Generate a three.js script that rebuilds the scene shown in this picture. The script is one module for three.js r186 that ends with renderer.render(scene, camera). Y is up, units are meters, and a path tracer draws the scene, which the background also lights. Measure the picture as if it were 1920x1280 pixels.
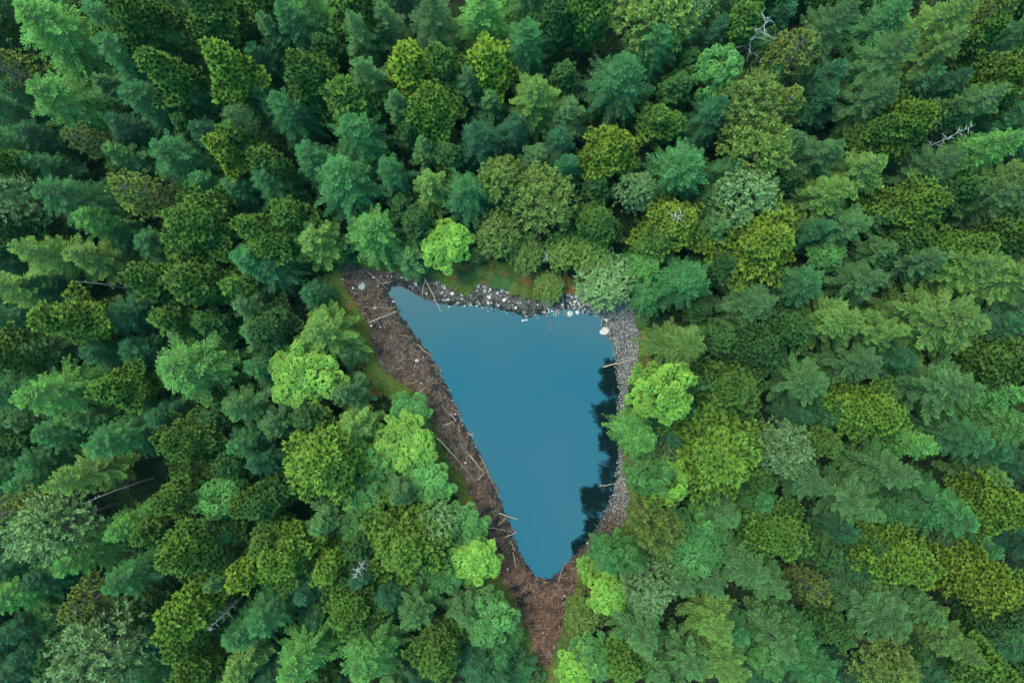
import * as THREE from 'three';
import { ImprovedNoise } from 'three/addons/math/ImprovedNoise.js';
import { mergeGeometries } from 'three/addons/utils/BufferGeometryUtils.js';

// ---------------------------------------------------------------- camera, sky, sun, exposure
const scene = new THREE.Scene();
const CAMERA_HEIGHT = 120, FIELD_OF_VIEW = 42.47;
const camera = new THREE.PerspectiveCamera(FIELD_OF_VIEW, 1024 / 682, 1, 2500);
camera.position.set(0, CAMERA_HEIGHT, 0);
camera.up.set(0, 0, -1);
camera.lookAt(0, 0, 0);

const renderer = new THREE.WebGLRenderer({ antialias: true });
renderer.setSize(1024, 682);
renderer.toneMapping = THREE.LinearToneMapping;
renderer.toneMappingExposure = 2.22;
renderer.shadowMap.enabled = true;

// an evening sky: deep blue overhead, paler and whiter towards the horizon, a little lighter to the north
function makeSky() {
  const w = 2048, h = 1024, data = new Float32Array(w * h * 4);
  for (let j = 0; j < h; j++) for (let i = 0; i < w; i++) {
    const el = ((j + 0.5) / h - 0.5) * Math.PI, az = ((i + 0.5) / w - 0.5) * 2 * Math.PI;
    const x = Math.cos(el) * Math.cos(az), z = Math.cos(el) * Math.sin(az), y = Math.sin(el);
    const low = 1 - THREE.MathUtils.smoothstep(y + z * 0.9, 0.74, 1.06), dim = THREE.MathUtils.lerp(0.3, 1, THREE.MathUtils.smoothstep(y, 0.1, 0.62));
    const n = noise.noise(x * 2.2 + 7, y * 2.2, z * 2.2) * 0.5 + noise.noise(x * 5, y * 5 + 3, z * 5) * 0.25 + noise.noise(x * 13, y * 13, z * 13) * 0.35;
    const k = Math.min(1, Math.max(0, low + n * 0.2));
    const zen = [0.13, 0.95, 1.42], hor = [1.2, 1.32, 1.1], o = (j * w + i) * 4;
    for (let c = 0; c < 3; c++) data[o + c] = (zen[c] + (hor[c] - zen[c]) * k) * dim;
    data[o + 3] = 1;
  }
  const t = new THREE.DataTexture(data, w, h, THREE.RGBAFormat, THREE.FloatType);
  t.mapping = THREE.EquirectangularReflectionMapping;
  t.minFilter = t.magFilter = THREE.LinearFilter; t.wrapS = THREE.RepeatWrapping; t.needsUpdate = true;
  return t;
}
const noise = new ImprovedNoise();
scene.background = makeSky();
scene.environment = scene.background;
scene.fog = new THREE.FogExp2(new THREE.Color().setRGB(0.2, 0.75, 0.85), 0.000035);

const sun = new THREE.DirectionalLight(0xfff2da, 3.0);
sun.position.set(-50, 170, -35);
sun.castShadow = true;
sun.shadow.radius = 40;
sun.shadow.mapSize.set(2048, 2048);
Object.assign(sun.shadow.camera, { left: -95, right: 95, top: 75, bottom: -75, near: 10, far: 330 });
scene.add(sun);

// ---------------------------------------------------------------- helpers
function mulberry(seed) {
  let a = seed >>> 0;
  return () => { a |= 0; a = a + 0x6D2B79F5 | 0; let t = Math.imul(a ^ a >>> 15, 1 | a); t = t + Math.imul(t ^ t >>> 7, 61 | t) ^ t; return ((t ^ t >>> 14) >>> 0) / 4294967296; };
}
const V = (x, y, z) => new THREE.Vector3(x, y, z);
const lerp = (a, b, t) => a + (b - a) * t;
const clamp01 = (x) => Math.min(1, Math.max(0, x));
const METRES = 2 * CAMERA_HEIGHT * Math.tan(FIELD_OF_VIEW * Math.PI / 360) / 1280;      // metres at water level for 1/1280 of the frame's height
const survey = (px, py, height = 0) => [(px - 960) * METRES * (1 - height / CAMERA_HEIGHT), (py - 640) * METRES * (1 - height / CAMERA_HEIGHT)];
function fbm(x, z, s, oct = 3) { let a = 0, w = 1, f = 1 / s; for (let k = 0; k < oct; k++) { a += w * noise.noise(x * f, z * f, 3.7 + k); w *= 0.5; f *= 2.03; } return a; }
const counts = {};
function numbered(name) { const n = counts[name] ?? 0; counts[name] = n + 1; return n ? name + '_' + String(n).padStart(3, '0') : name; }
function tag(o, label, category, group) { o.userData.label = label; o.userData.category = category; if (group) o.userData.group = group; return o; }
function place(o) { scene.add(o); return o; }
function thing(name, label, category, pos, group) {
  const o = new THREE.Group(); o.name = numbered(name); o.position.copy(pos); tag(o, label, category, group); return place(o);
}
function mesh(name, geometry, material, parent) {
  const m = new THREE.Mesh(geometry, material); m.name = name; m.castShadow = m.receiveShadow = true; if (parent) parent.add(m); return m;
}
// polygons surveyed along the waterline, the bare bank and the mossy margin
const poly = (s) => s.trim().split(/\s+/).map((p) => { const [x, y] = p.split(',').map(Number); return survey(x, y); });
const POND = poly('733,538 745,536 760,541 790,555 815,568 850,573 885,573 915,575 940,580 965,590 990,595 1010,591 1030,582 1060,579 1090,583 1110,586 1124,592 1132,603 1126,617 1138,630 1150,645 1156,680 1160,715 1163,745 1160,790 1162,830 1160,860 1157,900 1149,930 1140,950 1126,975 1107,1005 1087,1030 1067,1055 1051,1073 1036,1083 1020,1086 1003,1078 990,1062 975,1040 966,1018 960,990 947,962 938,940 930,910 916,885 904,860 891,835 885,818 870,795 857,768 845,740 832,715 822,690 808,668 795,650 780,630 765,610 750,590 744,575 736,562 731,548');
const BANK = poly('643,500 665,495 700,505 730,508 775,510 810,521 850,545 875,556 900,535 925,533 950,545 985,562 1030,562 1060,553 1100,550 1140,553 1165,545 1180,555 1194,585 1198,620 1197,670 1190,700 1175,725 1168,780 1167,840 1170,890 1180,925 1176,960 1160,990 1125,1020 1098,1042 1084,1075 1078,1110 1058,1140 1056,1170 1040,1205 1030,1245 1012,1240 1000,1200 985,1160 968,1125 940,1085 925,1040 905,985 890,945 874,905 850,870 830,832 812,792 800,752 770,728 742,712 716,690 702,650 690,605 672,570 648,540');
const MOSS = poly('610,525 645,490 730,497 800,505 850,505 900,480 980,505 1060,530 1150,530 1205,545 1212,600 1208,680 1190,720 1180,760 1185,900 1215,955 1190,1010 1130,1050 1095,1100 1080,1160 1075,1230 1060,1300 950,1300 960,1200 930,1120 890,1060 870,980 845,920 800,860 770,770 690,730 660,660 650,600');
function inside(p, x, z) { let c = false; for (let i = 0, j = p.length - 1; i < p.length; j = i++) if ((p[i][1] > z) !== (p[j][1] > z) && x < (p[j][0] - p[i][0]) * (z - p[i][1]) / (p[j][1] - p[i][1]) + p[i][0]) c = !c; return c; }
function signed(p, x, z) {       // distance to the outline, negative inside
  let best = 1e9;
  for (let i = 0, j = p.length - 1; i < p.length; j = i++) {
    const ax = p[j][0], az = p[j][1], bx = p[i][0] - ax, bz = p[i][1] - az, t = clamp01(((x - ax) * bx + (z - az) * bz) / (bx * bx + bz * bz)), dx = x - ax - bx * t, dz = z - az - bz * t;
    best = Math.min(best, dx * dx + dz * dz);
  }
  return Math.sqrt(best) * (inside(p, x, z) ? -1 : 1);
}
function shoreDistance(x, z) { return signed(POND, x, z) + fbm(x, z, 1.1, 3) * 0.26 + fbm(x, z, 0.35, 2) * 0.1; }
function groundHeight(x, z, d = shoreDistance(x, z)) {
  if (d < 0) return Math.max(-1.6, d * 0.42 - 0.03);
  const rise = 0.05 + d * 0.13 + fbm(x + 40, z, 1.3, 3) * 0.1 * Math.min(1, d);
  const floor = 1.15 + fbm(x, z + 90, 9, 3) * 0.45;
  return lerp(Math.max(0.03, rise), floor, THREE.MathUtils.smoothstep(d, 2.5, 9));
}
// ---------------------------------------------------------------- ground
function grainTexture(seed, amount, size = 512, cells = 1) {
  const r = mulberry(seed), d = new Uint8Array(size * size * 4);
  for (let i = 0; i < size * size; i++) { const v = 255 * clamp01(1 - amount * r() * (r() < 0.25 ? 1.4 : 0.7)); d[i * 4] = v; d[i * 4 + 1] = v; d[i * 4 + 2] = v; d[i * 4 + 3] = 255; }
  const t = new THREE.DataTexture(d, size, size); t.colorSpace = THREE.SRGBColorSpace; t.wrapS = t.wrapT = THREE.RepeatWrapping; t.magFilter = THREE.LinearFilter; t.needsUpdate = true; return t;
}
function stoniness(x, z) {      // how much of the bank is stones: the north and east shores
  const px = x / METRES + 960, py = z / METRES + 640;
  let s = 0;
  if (px > 1110 && py < 990) s = THREE.MathUtils.smoothstep(px, 1100, 1150) * (1 - THREE.MathUtils.smoothstep(py, 930, 1010));
  if (py < 610 && px > 720) s = Math.max(s, THREE.MathUtils.smoothstep(px, 740, 890) * 0.85);
  return s;
}
{
  const line = (lo, hi, a, b, fine, coarse, far) => {          // fine grid lines round the pond, coarser in the forest, coarsest out to the horizon
    const v = []; let x = lo;
    while (x < hi) { v.push(x); x += x >= a && x < b ? fine : Math.min(far, Math.max(coarse, Math.abs(x < a ? x - a : x - b) * 0.16)); }
    v.push(hi); return v;
  };
  const xs = line(-900, 900, -27, 21, 0.17, 0.6, 80), zs = line(-900, 900, -13, 47, 0.17, 0.6, 80), nx = xs.length, nz = zs.length;
  const pos = new Float32Array(nx * nz * 3), col = new Float32Array(nx * nz * 3), uv = new Float32Array(nx * nz * 2), idx = [];
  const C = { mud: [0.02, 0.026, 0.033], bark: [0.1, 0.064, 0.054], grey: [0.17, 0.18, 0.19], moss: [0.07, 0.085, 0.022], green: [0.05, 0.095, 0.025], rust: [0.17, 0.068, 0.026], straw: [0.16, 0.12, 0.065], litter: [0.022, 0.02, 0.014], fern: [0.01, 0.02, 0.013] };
  const mix = (a, b, t) => a.map((v, i) => lerp(v, b[i], clamp01(t)));
  for (let j = 0; j < nz; j++) for (let i = 0; i < nx; i++) {
    const x = xs[i], z = zs[j], o = j * nx + i, near = Math.abs(x) < 45 && z > -30 && z < 60;
    const d = near ? shoreDistance(x, z) : 30, n1 = fbm(x, z, 0.9, 3), n2 = fbm(x + 50, z, 3.2, 3), n3 = fbm(x, z + 70, 0.45, 2);
    pos[o * 3] = x; pos[o * 3 + 1] = groundHeight(x, z, d); pos[o * 3 + 2] = z;
    uv[o * 2] = x / 6; uv[o * 2 + 1] = z / 6;
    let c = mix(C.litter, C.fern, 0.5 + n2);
    if (near) {
      const bank = signed(BANK, x, z) + n1 * 0.5, moss = signed(MOSS, x, z) + n2 * 1.2, py = z / METRES + 640, px = x / METRES + 960, stony = stoniness(x, z);
      let m = mix(C.moss, C.green, 0.5 + n2 * 1.6);
      m = mix(m, C.rust, (n1 * 1.3 + n2 * 1.1 - 0.12) * 2.2 * (py < 720 && px > 820 ? 1 : 0.45));
      m = mix(m, C.straw, (n3 * 0.9 - n2 - 0.25) * 1.6);
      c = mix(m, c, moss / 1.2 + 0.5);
      let b = mix(C.bark, C.mud, 0.42 + n1 * 1.5 + n3 * 1.3 - (py > 1050 ? 0.25 : 0));
      b = mix(b, C.straw, (n3 - n1 - 0.3) * 1.0);
      if (py > 1040) b = mix(b, [0.15, 0.078, 0.05], 0.6 + n3);
      b = mix(b, mix(C.grey, C.mud, 0.45 + n3 * 1.2), stony * 0.8);
      if (py > 1090) b = mix(b, C.mud, (Math.abs(px - 1022) + n1 * 26 - 18) / 14);
      b = mix(C.mud, b, (d - 0.25 + n1 * 0.9) / (1.3 - stony * 0.9));       // wet silt along the waterline
      c = mix(b, c, bank / 0.35 + 0.5);
    }
    col.set(c, o * 3);
    if (i && j) idx.push(o - nx - 1, o - 1, o - nx, o - nx, o - 1, o);
  }
  const g = new THREE.BufferGeometry();
  g.setAttribute('position', new THREE.BufferAttribute(pos, 3)); g.setAttribute('color', new THREE.BufferAttribute(col, 3)); g.setAttribute('uv', new THREE.BufferAttribute(uv, 2)); g.setIndex(idx); g.computeVertexNormals();
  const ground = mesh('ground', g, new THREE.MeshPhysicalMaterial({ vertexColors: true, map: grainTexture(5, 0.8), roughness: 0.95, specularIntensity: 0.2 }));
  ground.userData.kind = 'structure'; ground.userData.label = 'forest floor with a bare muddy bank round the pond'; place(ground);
}
// ---------------------------------------------------------------- water
{
  const w = 256, d = new Uint8Array(w * w * 4), r = mulberry(77);
  for (let j = 0; j < w; j++) for (let i = 0; i < w; i++) {
    const u = i / w * Math.PI * 2, v = j / w * Math.PI * 2;
    const s = noise.noise(Math.cos(u) * 2.5 + 9, Math.sin(u) * 2.5, Math.cos(v) * 2.5 + Math.sin(v) * 1.7) * 0.5 + (r() - 0.5) * 0.5;
    const b = 128 + 110 * s; d.set([b, b, b, 255], (j * w + i) * 4);
  }
  const ripple = new THREE.DataTexture(d, w, w); ripple.wrapS = ripple.wrapT = THREE.RepeatWrapping; ripple.magFilter = THREE.LinearFilter; ripple.needsUpdate = true; ripple.repeat.set(6, 6);
  const a = survey(715, 522), b = survey(1180, 1100);
  const g = new THREE.PlaneGeometry(b[0] - a[0], b[1] - a[1], 1, 1).rotateX(-Math.PI / 2).translate((a[0] + b[0]) / 2, 0, (a[1] + b[1]) / 2);
  const water = mesh('water', g, new THREE.MeshPhysicalMaterial({ color: new THREE.Color().setRGB(0.002, 0.007, 0.009), roughness: 0.03, ior: 1.85, bumpMap: ripple, bumpScale: 0.002 }));
  water.userData.kind = 'structure'; water.userData.label = 'still blue pond water reflecting the evening sky'; place(water);
}
// ---------------------------------------------------------------- foliage and wood
class Leaves {
  constructor() { this.p = []; this.c = []; this.i = []; }
  blade(o, d, n, len, wid, cb, ct) {       // one leaf or needle spray: a folded lozenge from o along d
    let sx = d.y * n.z - d.z * n.y, sy = d.z * n.x - d.x * n.z, sz = d.x * n.y - d.y * n.x; const l = (wid / 2) / (Math.hypot(sx, sy, sz) || 1); sx *= l; sy *= l; sz *= l;
    const m = len * 0.58, k = this.p.length / 3, f = -wid * 0.18, ox = o.x + d.x * m + n.x * f, oy = o.y + d.y * m + n.y * f, oz = o.z + d.z * m + n.z * f;
    this.p.push(o.x, o.y, o.z, ox + sx, oy + sy, oz + sz, ox - sx, oy - sy, oz - sz, o.x + d.x * len, o.y + d.y * len, o.z + d.z * len);
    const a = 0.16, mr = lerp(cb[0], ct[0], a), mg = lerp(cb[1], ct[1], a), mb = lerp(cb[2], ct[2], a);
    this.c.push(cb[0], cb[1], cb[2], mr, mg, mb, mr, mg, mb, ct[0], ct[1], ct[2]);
    this.i.push(k, k + 1, k + 3, k, k + 3, k + 2);
  }
  geometry() {
    const g = new THREE.BufferGeometry(); g.setAttribute('position', new THREE.Float32BufferAttribute(this.p, 3)); g.setAttribute('color', new THREE.Float32BufferAttribute(this.c, 3)); g.setIndex(this.i); return g;
  }
}
function limb(points, radii, sides = 5) {         // a tapered, bent round stem through points
  const p = [], idx = [], n = points.length, up = V(0.13, 0.2, 0.97).normalize();
  for (let k = 0; k < n; k++) {
    const t = points[Math.min(n - 1, k + 1)].clone().sub(points[Math.max(0, k - 1)]).normalize(), a = t.clone().cross(Math.abs(t.dot(up)) > 0.95 ? V(1, 0, 0) : up).normalize(), b = t.clone().cross(a);
    for (let s = 0; s < sides; s++) { const w = s / sides * Math.PI * 2, q = points[k].clone().addScaledVector(a, Math.cos(w) * radii[k]).addScaledVector(b, Math.sin(w) * radii[k]); p.push(q.x, q.y, q.z); }
  }
  for (let k = 0; k < n - 1; k++) for (let s = 0; s < sides; s++) { const a = k * sides + s, b = k * sides + (s + 1) % sides; idx.push(a, b, a + sides, b, b + sides, a + sides); }
  const caps = [[0, points[0]], [(n - 1) * sides, points[n - 1]]];
  for (const [start, c] of caps) { const at = p.length / 3; p.push(c.x, c.y, c.z); for (let s = 0; s < sides; s++) { const a = start + s, b = start + (s + 1) % sides; if (start) idx.push(a, b, at); else idx.push(b, a, at); } }
  const g = new THREE.BufferGeometry(); g.setAttribute('position', new THREE.Float32BufferAttribute(p, 3)); g.setIndex(idx); g.computeVertexNormals(); return g;
}
function trunkOf(R, height, radius, bend = 0.4) {
  const pts = [], rad = [], ax = (R() - 0.5) * bend, az = (R() - 0.5) * bend;
  for (let k = 0; k <= 7; k++) { const t = k / 7; pts.push(V(ax * Math.sin(t * 2.6), -0.5 + (height + 0.5) * t, az * Math.sin(t * 2.1))); rad.push(radius * (k === 0 ? 1.5 : 1) * Math.pow(1 - t, 0.8) + 0.02); }
  return { geo: limb(pts, rad, 8), at: (y) => { const t = clamp01((y + 0.5) / (height + 0.5)); return V(ax * Math.sin(t * 2.6), y, az * Math.sin(t * 2.1)); } };
}
const ragged = (seed, az, h, by) => 1 + by * (noise.noise(Math.cos(az) * 1.3 + seed, Math.sin(az) * 1.3, h * 0.22) * 1.6 + noise.noise(Math.cos(az) * 3 + seed, Math.sin(az) * 3 + 5, h * 0.6));
const tint = (c, k) => [c[0] * k, c[1] * k, c[2] * k];
const cone = (R, axis, lo, hi) => {               // a direction between lo and hi radians off the axis
  const a = lerp(lo, hi, R()), w = R() * Math.PI * 2, u = (Math.abs(axis.y) > 0.9 ? V(1, 0, 0) : V(0, 1, 0)).cross(axis).normalize(), v = axis.clone().cross(u);
  return axis.clone().multiplyScalar(Math.cos(a)).addScaledVector(u, Math.sin(a) * Math.cos(w)).addScaledVector(v, Math.sin(a) * Math.sin(w));
};
// every builder returns { crown, trunk, H, R } at its natural size, the foot of the trunk at the origin
function buildPine(seed, rad = 3.3, sparse = false) {
  const R = mulberry(seed), H = 21, L = new Leaves(), h0 = H * (sparse ? 0.3 : 0.26), tr = trunkOf(R, H, 0.26), wood = [tr.geo];
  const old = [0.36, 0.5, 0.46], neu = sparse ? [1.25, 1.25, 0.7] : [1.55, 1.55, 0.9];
  const tuft = (at, axis, size) => {
    const k = 0.75 + R() * 0.5, n = sparse ? 18 : 19;
    for (let b = 0; b < n; b++) {
      const ring = b < n * 0.66, d = ring ? cone(R, axis, 0.62, 1.25) : cone(R, axis, 0, 0.6);
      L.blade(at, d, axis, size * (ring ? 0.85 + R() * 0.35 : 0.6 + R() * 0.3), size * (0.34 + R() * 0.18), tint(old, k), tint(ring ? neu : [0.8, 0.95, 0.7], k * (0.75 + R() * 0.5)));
    }
  };
  let az = R() * 6;
  for (let h = h0; h < H - 0.7; h += 0.85 + R() * 0.3) {
    const t = (h - h0) / (H - h0), len = rad * Math.pow(1 - t, 0.62) * (0.62 + 0.38 * clamp01(t * 3.5)) * (0.85 + R() * 0.25), nb = (t > 0.8 ? 5 : 7) + (rad > 4 ? 2 : rad < 2.7 ? -1 : 0);
    for (let b = 0; b < nb; b++) {
      az += Math.PI * 2 / nb + (R() - 0.5) * 0.5;
      if (sparse && R() < 0.15) continue;
      const bl = len * (0.72 + R() * 0.42) * ragged(seed, az, h, 0.48), el = lerp(0.1, 0.75, t) + (R() - 0.5) * 0.25, dir = V(Math.cos(az) * Math.cos(el), Math.sin(el), Math.sin(az) * Math.cos(el)), side = V(-Math.sin(az), 0, Math.cos(az)), from = tr.at(h);
      wood.push(limb([from, from.clone().addScaledVector(dir, bl * 0.5).add(V(0, -0.06 * bl, 0)), from.clone().addScaledVector(dir, bl)], sparse ? [0.06, 0.04, 0.015] : [0.05, 0.03, 0.01], 3));
      for (let s = bl; s > bl * (sparse ? 0.5 : 0.3) && s > 0.3; s -= 0.6) {
        const spread = Math.min(0.8, (bl - s) * 0.5 + 0.1);
        for (const q of s === bl ? [0] : spread > 0.6 ? [-1.5, -0.4, 0.9] : [-1, 1]) {
          if (sparse && R() < 0.2) continue;
          const at = from.clone().addScaledVector(dir, s).addScaledVector(side, q * spread * (0.7 + R() * 0.5)).add(V(0, (R() - 0.4) * 0.3, 0));
          tuft(at, V(Math.cos(az) * 0.6 + side.x * q * 0.3, 0.8 + t * 0.3, Math.sin(az) * 0.6 + side.z * q * 0.3).addScaledVector(V(R() - 0.5, R() - 0.5, R() - 0.5), 0.5).normalize(), (sparse ? 0.45 : 0.6) * (0.8 + R() * 0.4));
        }
      }
    }
  }
  for (let k = 0; k < 9; k++) tuft(tr.at(H - 0.2).add(V((R() - 0.5) * 0.9, -R() * 0.7, (R() - 0.5) * 0.9)), V((R() - 0.5) * 0.6, 1, (R() - 0.5) * 0.6).normalize(), 0.5);
  return { crown: L.geometry(), trunk: mergeGeometries(wood), H, R: rad, mid: 0.68 };
}
function buildFeathery(seed, rad = 3.3) {
  const R = mulberry(seed), H = 20, L = new Leaves(), h0 = H * 0.18, tr = trunkOf(R, H, 0.24), wood = [tr.geo];
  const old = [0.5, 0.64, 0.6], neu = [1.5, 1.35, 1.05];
  let az = R() * 6;
  for (let h = h0; h < H - 0.25; h += rad > 4 ? 0.5 : 0.56) {
    const t = (h - h0) / (H - h0), len = rad * Math.pow(1 - t, 0.62) * (0.7 + 0.3 * clamp01(t * 4)) + 0.35, nb = rad < 2.7 ? 5 : 6;
    for (let b = 0; b < nb; b++) {
      az += 2.39996 + (R() - 0.5) * 0.4;
      const bl = len * (0.7 + R() * 0.5) * ragged(seed, az, h, 0.36), el = lerp(0.12, 0.95, t * t) + (R() - 0.5) * 0.25, droop = 0.35 + R() * 0.35, from = tr.at(h), k = 0.72 + R() * 0.55;
      const at = (s) => from.clone().add(V(Math.cos(az) * Math.cos(el) * s, Math.sin(el) * s - droop * s * s / (bl + 1.5), Math.sin(az) * Math.cos(el) * s));
      if (bl > 1) wood.push(limb([at(0), at(bl * 0.55), at(bl * 0.95)], [0.04, 0.02, 0.008], 3));
      for (let s = bl * 0.28; s < bl; s += 0.25) {
        const a = at(s), f = at(s + 0.1).sub(a).normalize();
        for (const q of [-1, 1]) {
          const ll = (0.28 + 0.75 * (1 - s / bl) * Math.min(1, bl * 0.5)) * (0.7 + R() * 0.6), w = 0.85 + (R() - 0.5) * 0.5;
          const d = V(f.x * Math.cos(w) - q * f.z * Math.sin(w), f.y - 0.12 + (R() - 0.5) * 0.35, f.z * Math.cos(w) + q * f.x * Math.sin(w)).normalize(), up = V((R() - 0.5) * 0.9, 1, (R() - 0.5) * 0.9).normalize(), kk = k * (0.8 + R() * 0.4);
          L.blade(a, d, up, ll * 0.75, 0.15, tint(old, kk), tint(neu, kk * 0.8));
          L.blade(a.clone().addScaledVector(d, ll * 0.45), cone(R, d, 0.1, 0.5), up, ll * 0.6, 0.125, tint(old, kk), tint(neu, kk));
        }
      }
      L.blade(at(bl - 0.2), at(bl).sub(at(bl - 0.2)).normalize(), V(0, 1, 0), 0.45, 0.13, tint(old, k), tint(neu, k * 1.1));
    }
  }
  return { crown: L.geometry(), trunk: mergeGeometries(wood), H, R: rad, mid: 0.62 };
}
function buildSpruce(seed, rad = 3.3) {
  const R = mulberry(seed), H = 22, L = new Leaves(), h0 = H * 0.16, tr = trunkOf(R, H, 0.25, 0.25), wood = [tr.geo];
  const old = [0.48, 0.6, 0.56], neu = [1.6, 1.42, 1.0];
  let az = R() * 6;
  for (let h = h0; h < H - 0.35; h += lerp(1.6, 0.65, (h - h0) / (H - h0))) {
    const t = (h - h0) / (H - h0), len = rad * Math.pow(1 - t, 0.85) * (0.8 + 0.2 * clamp01(t * 4)) + 0.3, nb = (t > 0.75 ? 5 : 6) + (rad > 4 ? 1 : 0);
    for (let b = 0; b < nb; b++) {
      az += Math.PI * 2 / nb + (R() - 0.5) * 0.45;
      const bl = len * (0.78 + R() * 0.4) * ragged(seed, az, h, 0.28), el = lerp(-0.05, 0.7, t * t), from = tr.at(h), k = 0.75 + R() * 0.5;
      const at = (s) => from.clone().add(V(Math.cos(az) * Math.cos(el) * s, Math.sin(el) * s - 0.16 * s + 0.28 * s * s / (bl + 0.6), Math.sin(az) * Math.cos(el) * s));
      if (bl > 0.8) wood.push(limb([at(0), at(bl * 0.5), at(bl * 0.95)], [0.04, 0.022, 0.008], 3));
      for (let s = bl * 0.2; s < bl; s += 0.17) {
        const a = at(s), f = at(s + 0.1).sub(a).normalize();
        for (const q of [-1, 1]) {
          const ll = (0.26 + 0.58 * Math.sin(Math.min(1, (1 - s / bl) * 2.2) * 1.57) * Math.min(1, bl * 0.35)) * (0.7 + R() * 0.6), w = 0.75 + (R() - 0.5) * 0.4, up = V((R() - 0.5) * 0.8, 1, (R() - 0.5) * 0.8).normalize(), kk = k * (0.8 + R() * 0.4);
          const d = V(f.x * Math.cos(w) - q * f.z * Math.sin(w), f.y - 0.1 + (R() - 0.5) * 0.3, f.z * Math.cos(w) + q * f.x * Math.sin(w)).normalize();
          L.blade(a, d, up, ll, 0.125, tint(old, kk), tint(neu, kk));
          if (R() < 0.75) L.blade(a, V(d.x * 0.6, -0.75, d.z * 0.6).normalize(), V(d.x, 0.5, d.z).normalize(), ll * 0.9, 0.13, tint(old, kk), tint(neu, kk * 0.8));
        }
        L.blade(a, f, V((R() - 0.5) * 0.5, 1, (R() - 0.5) * 0.5).normalize(), 0.3, 0.13, tint(old, k), tint(neu, k * 0.9));
      }
    }
  }
  for (let k = 0; k < 14; k++) L.blade(tr.at(H - 0.5 + R() * 0.4), cone(R, V(0, 1, 0), 0.1, 0.9), V(R() - 0.5, 0.5, R() - 0.5).normalize(), 0.45, 0.14, old, neu);
  return { crown: L.geometry(), trunk: mergeGeometries(wood), H, R: rad, mid: 0.62 };
}
function crownWood(R, tr, H, rad, lobes, size) {
  return lobes.map((p) => { const from = tr.at(Math.min(H * 0.72, Math.max(H * 0.3, p.y * 0.6))); return limb([from, from.clone().lerp(p, 0.55).add(V((R() - 0.5) * 0.5, 0.25, (R() - 0.5) * 0.5)), p], [size, size * 0.55, size * 0.2], 4); });
}
function buildLeafy(seed) {
  const R = mulberry(seed), H = 12, rad = 3.6, L = new Leaves(), tr = trunkOf(R, H * 0.8, 0.2, 1.2), lobes = [];
  for (let tries = 0; lobes.length < 120 && tries < 900; tries++) {
    const a = R() * Math.PI * 2, e = Math.asin(lerp(-0.35, 1, Math.sqrt(R()))), k = (0.5 + 0.5 * Math.sqrt(R())) * ragged(seed, a, e * 4, 0.27), p = V(Math.cos(a) * Math.cos(e) * rad * k, H * 0.62 + Math.sin(e) * H * 0.36 * k, Math.sin(a) * Math.cos(e) * rad * k);
    if (lobes.every((q) => q.distanceTo(p) > 0.5)) lobes.push(p);
  }
  const wood = [tr.geo, ...crownWood(R, tr, H, rad, lobes.slice(0, 22), 0.07)];
  for (const p of lobes) {
    const lr = 0.32 + R() * 0.36, tone = 0.72 + R() * 0.56;
    for (let k = 0; k < 225 * lr; k++) {
      const a = R() * Math.PI * 2, y = lerp(-0.3, 1, R()), q = Math.sqrt(1 - y * y), n = V(Math.cos(a) * q, y * 0.9 + 0.1, Math.sin(a) * q), at = p.clone().addScaledVector(n, lr * (0.72 + R() * 0.35)), kk = tone * (0.75 + R() * 0.5);
      const up = V(n.x * 0.6 + (R() - 0.5) * 0.9, 0.9, n.z * 0.6 + (R() - 0.5) * 0.9).normalize(), d = cone(R, V(n.x, -0.15, n.z).normalize(), 0.1, 1.3);
      d.addScaledVector(up, -d.dot(up)).normalize();
      L.blade(at, d, up, 0.19 + R() * 0.12, 0.14 + R() * 0.08, tint([0.8, 0.88, 0.8], kk), tint([1.12, 1.08, 1], kk));
    }
  }
  return { crown: L.geometry(), trunk: mergeGeometries(wood), H, R: rad, mid: 0.68 };
}
function buildFine(seed) {
  const R = mulberry(seed), H = 14, rad = 3.6, L = new Leaves(), tr = trunkOf(R, H * 0.9, 0.18, 0.9), ends = [];
  for (let k = 0; k < 620; k++) {
    const a = R() * Math.PI * 2, e = Math.asin(lerp(-0.5, 1, Math.sqrt(R()))), q = 0.45 + 0.55 * Math.sqrt(R()), lump = 1 + 0.22 * noise.noise(Math.cos(a) * 2 + seed, Math.sin(a) * 2, e * 2);
    const at = V(Math.cos(a) * Math.cos(e) * rad * q * lump, H * 0.6 + Math.sin(e) * H * 0.37 * q * lump, Math.sin(a) * Math.cos(e) * rad * q * lump), axis = cone(R, V(at.x * 0.5, 1.6 + (at.y - H * 0.6) * 0.5, at.z * 0.5).normalize(), 0, 0.6), tone = 0.7 + R() * 0.6;
    if (k < 40) ends.push(at);
    for (let b = 0; b < 11; b++) L.blade(at.clone().addScaledVector(axis, b * 0.055), cone(R, axis, 0.45, 1.2), axis, 0.3 + R() * 0.18, 0.13 + R() * 0.06, tint([0.72, 0.8, 0.78], tone), tint([1.2, 1.15, 1.1], tone * (0.8 + R() * 0.4)));
  }
  return { crown: L.geometry(), trunk: mergeGeometries([tr.geo, ...crownWood(R, tr, H, rad, ends, 0.05)]), H, R: rad, mid: 0.65 };
}
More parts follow.
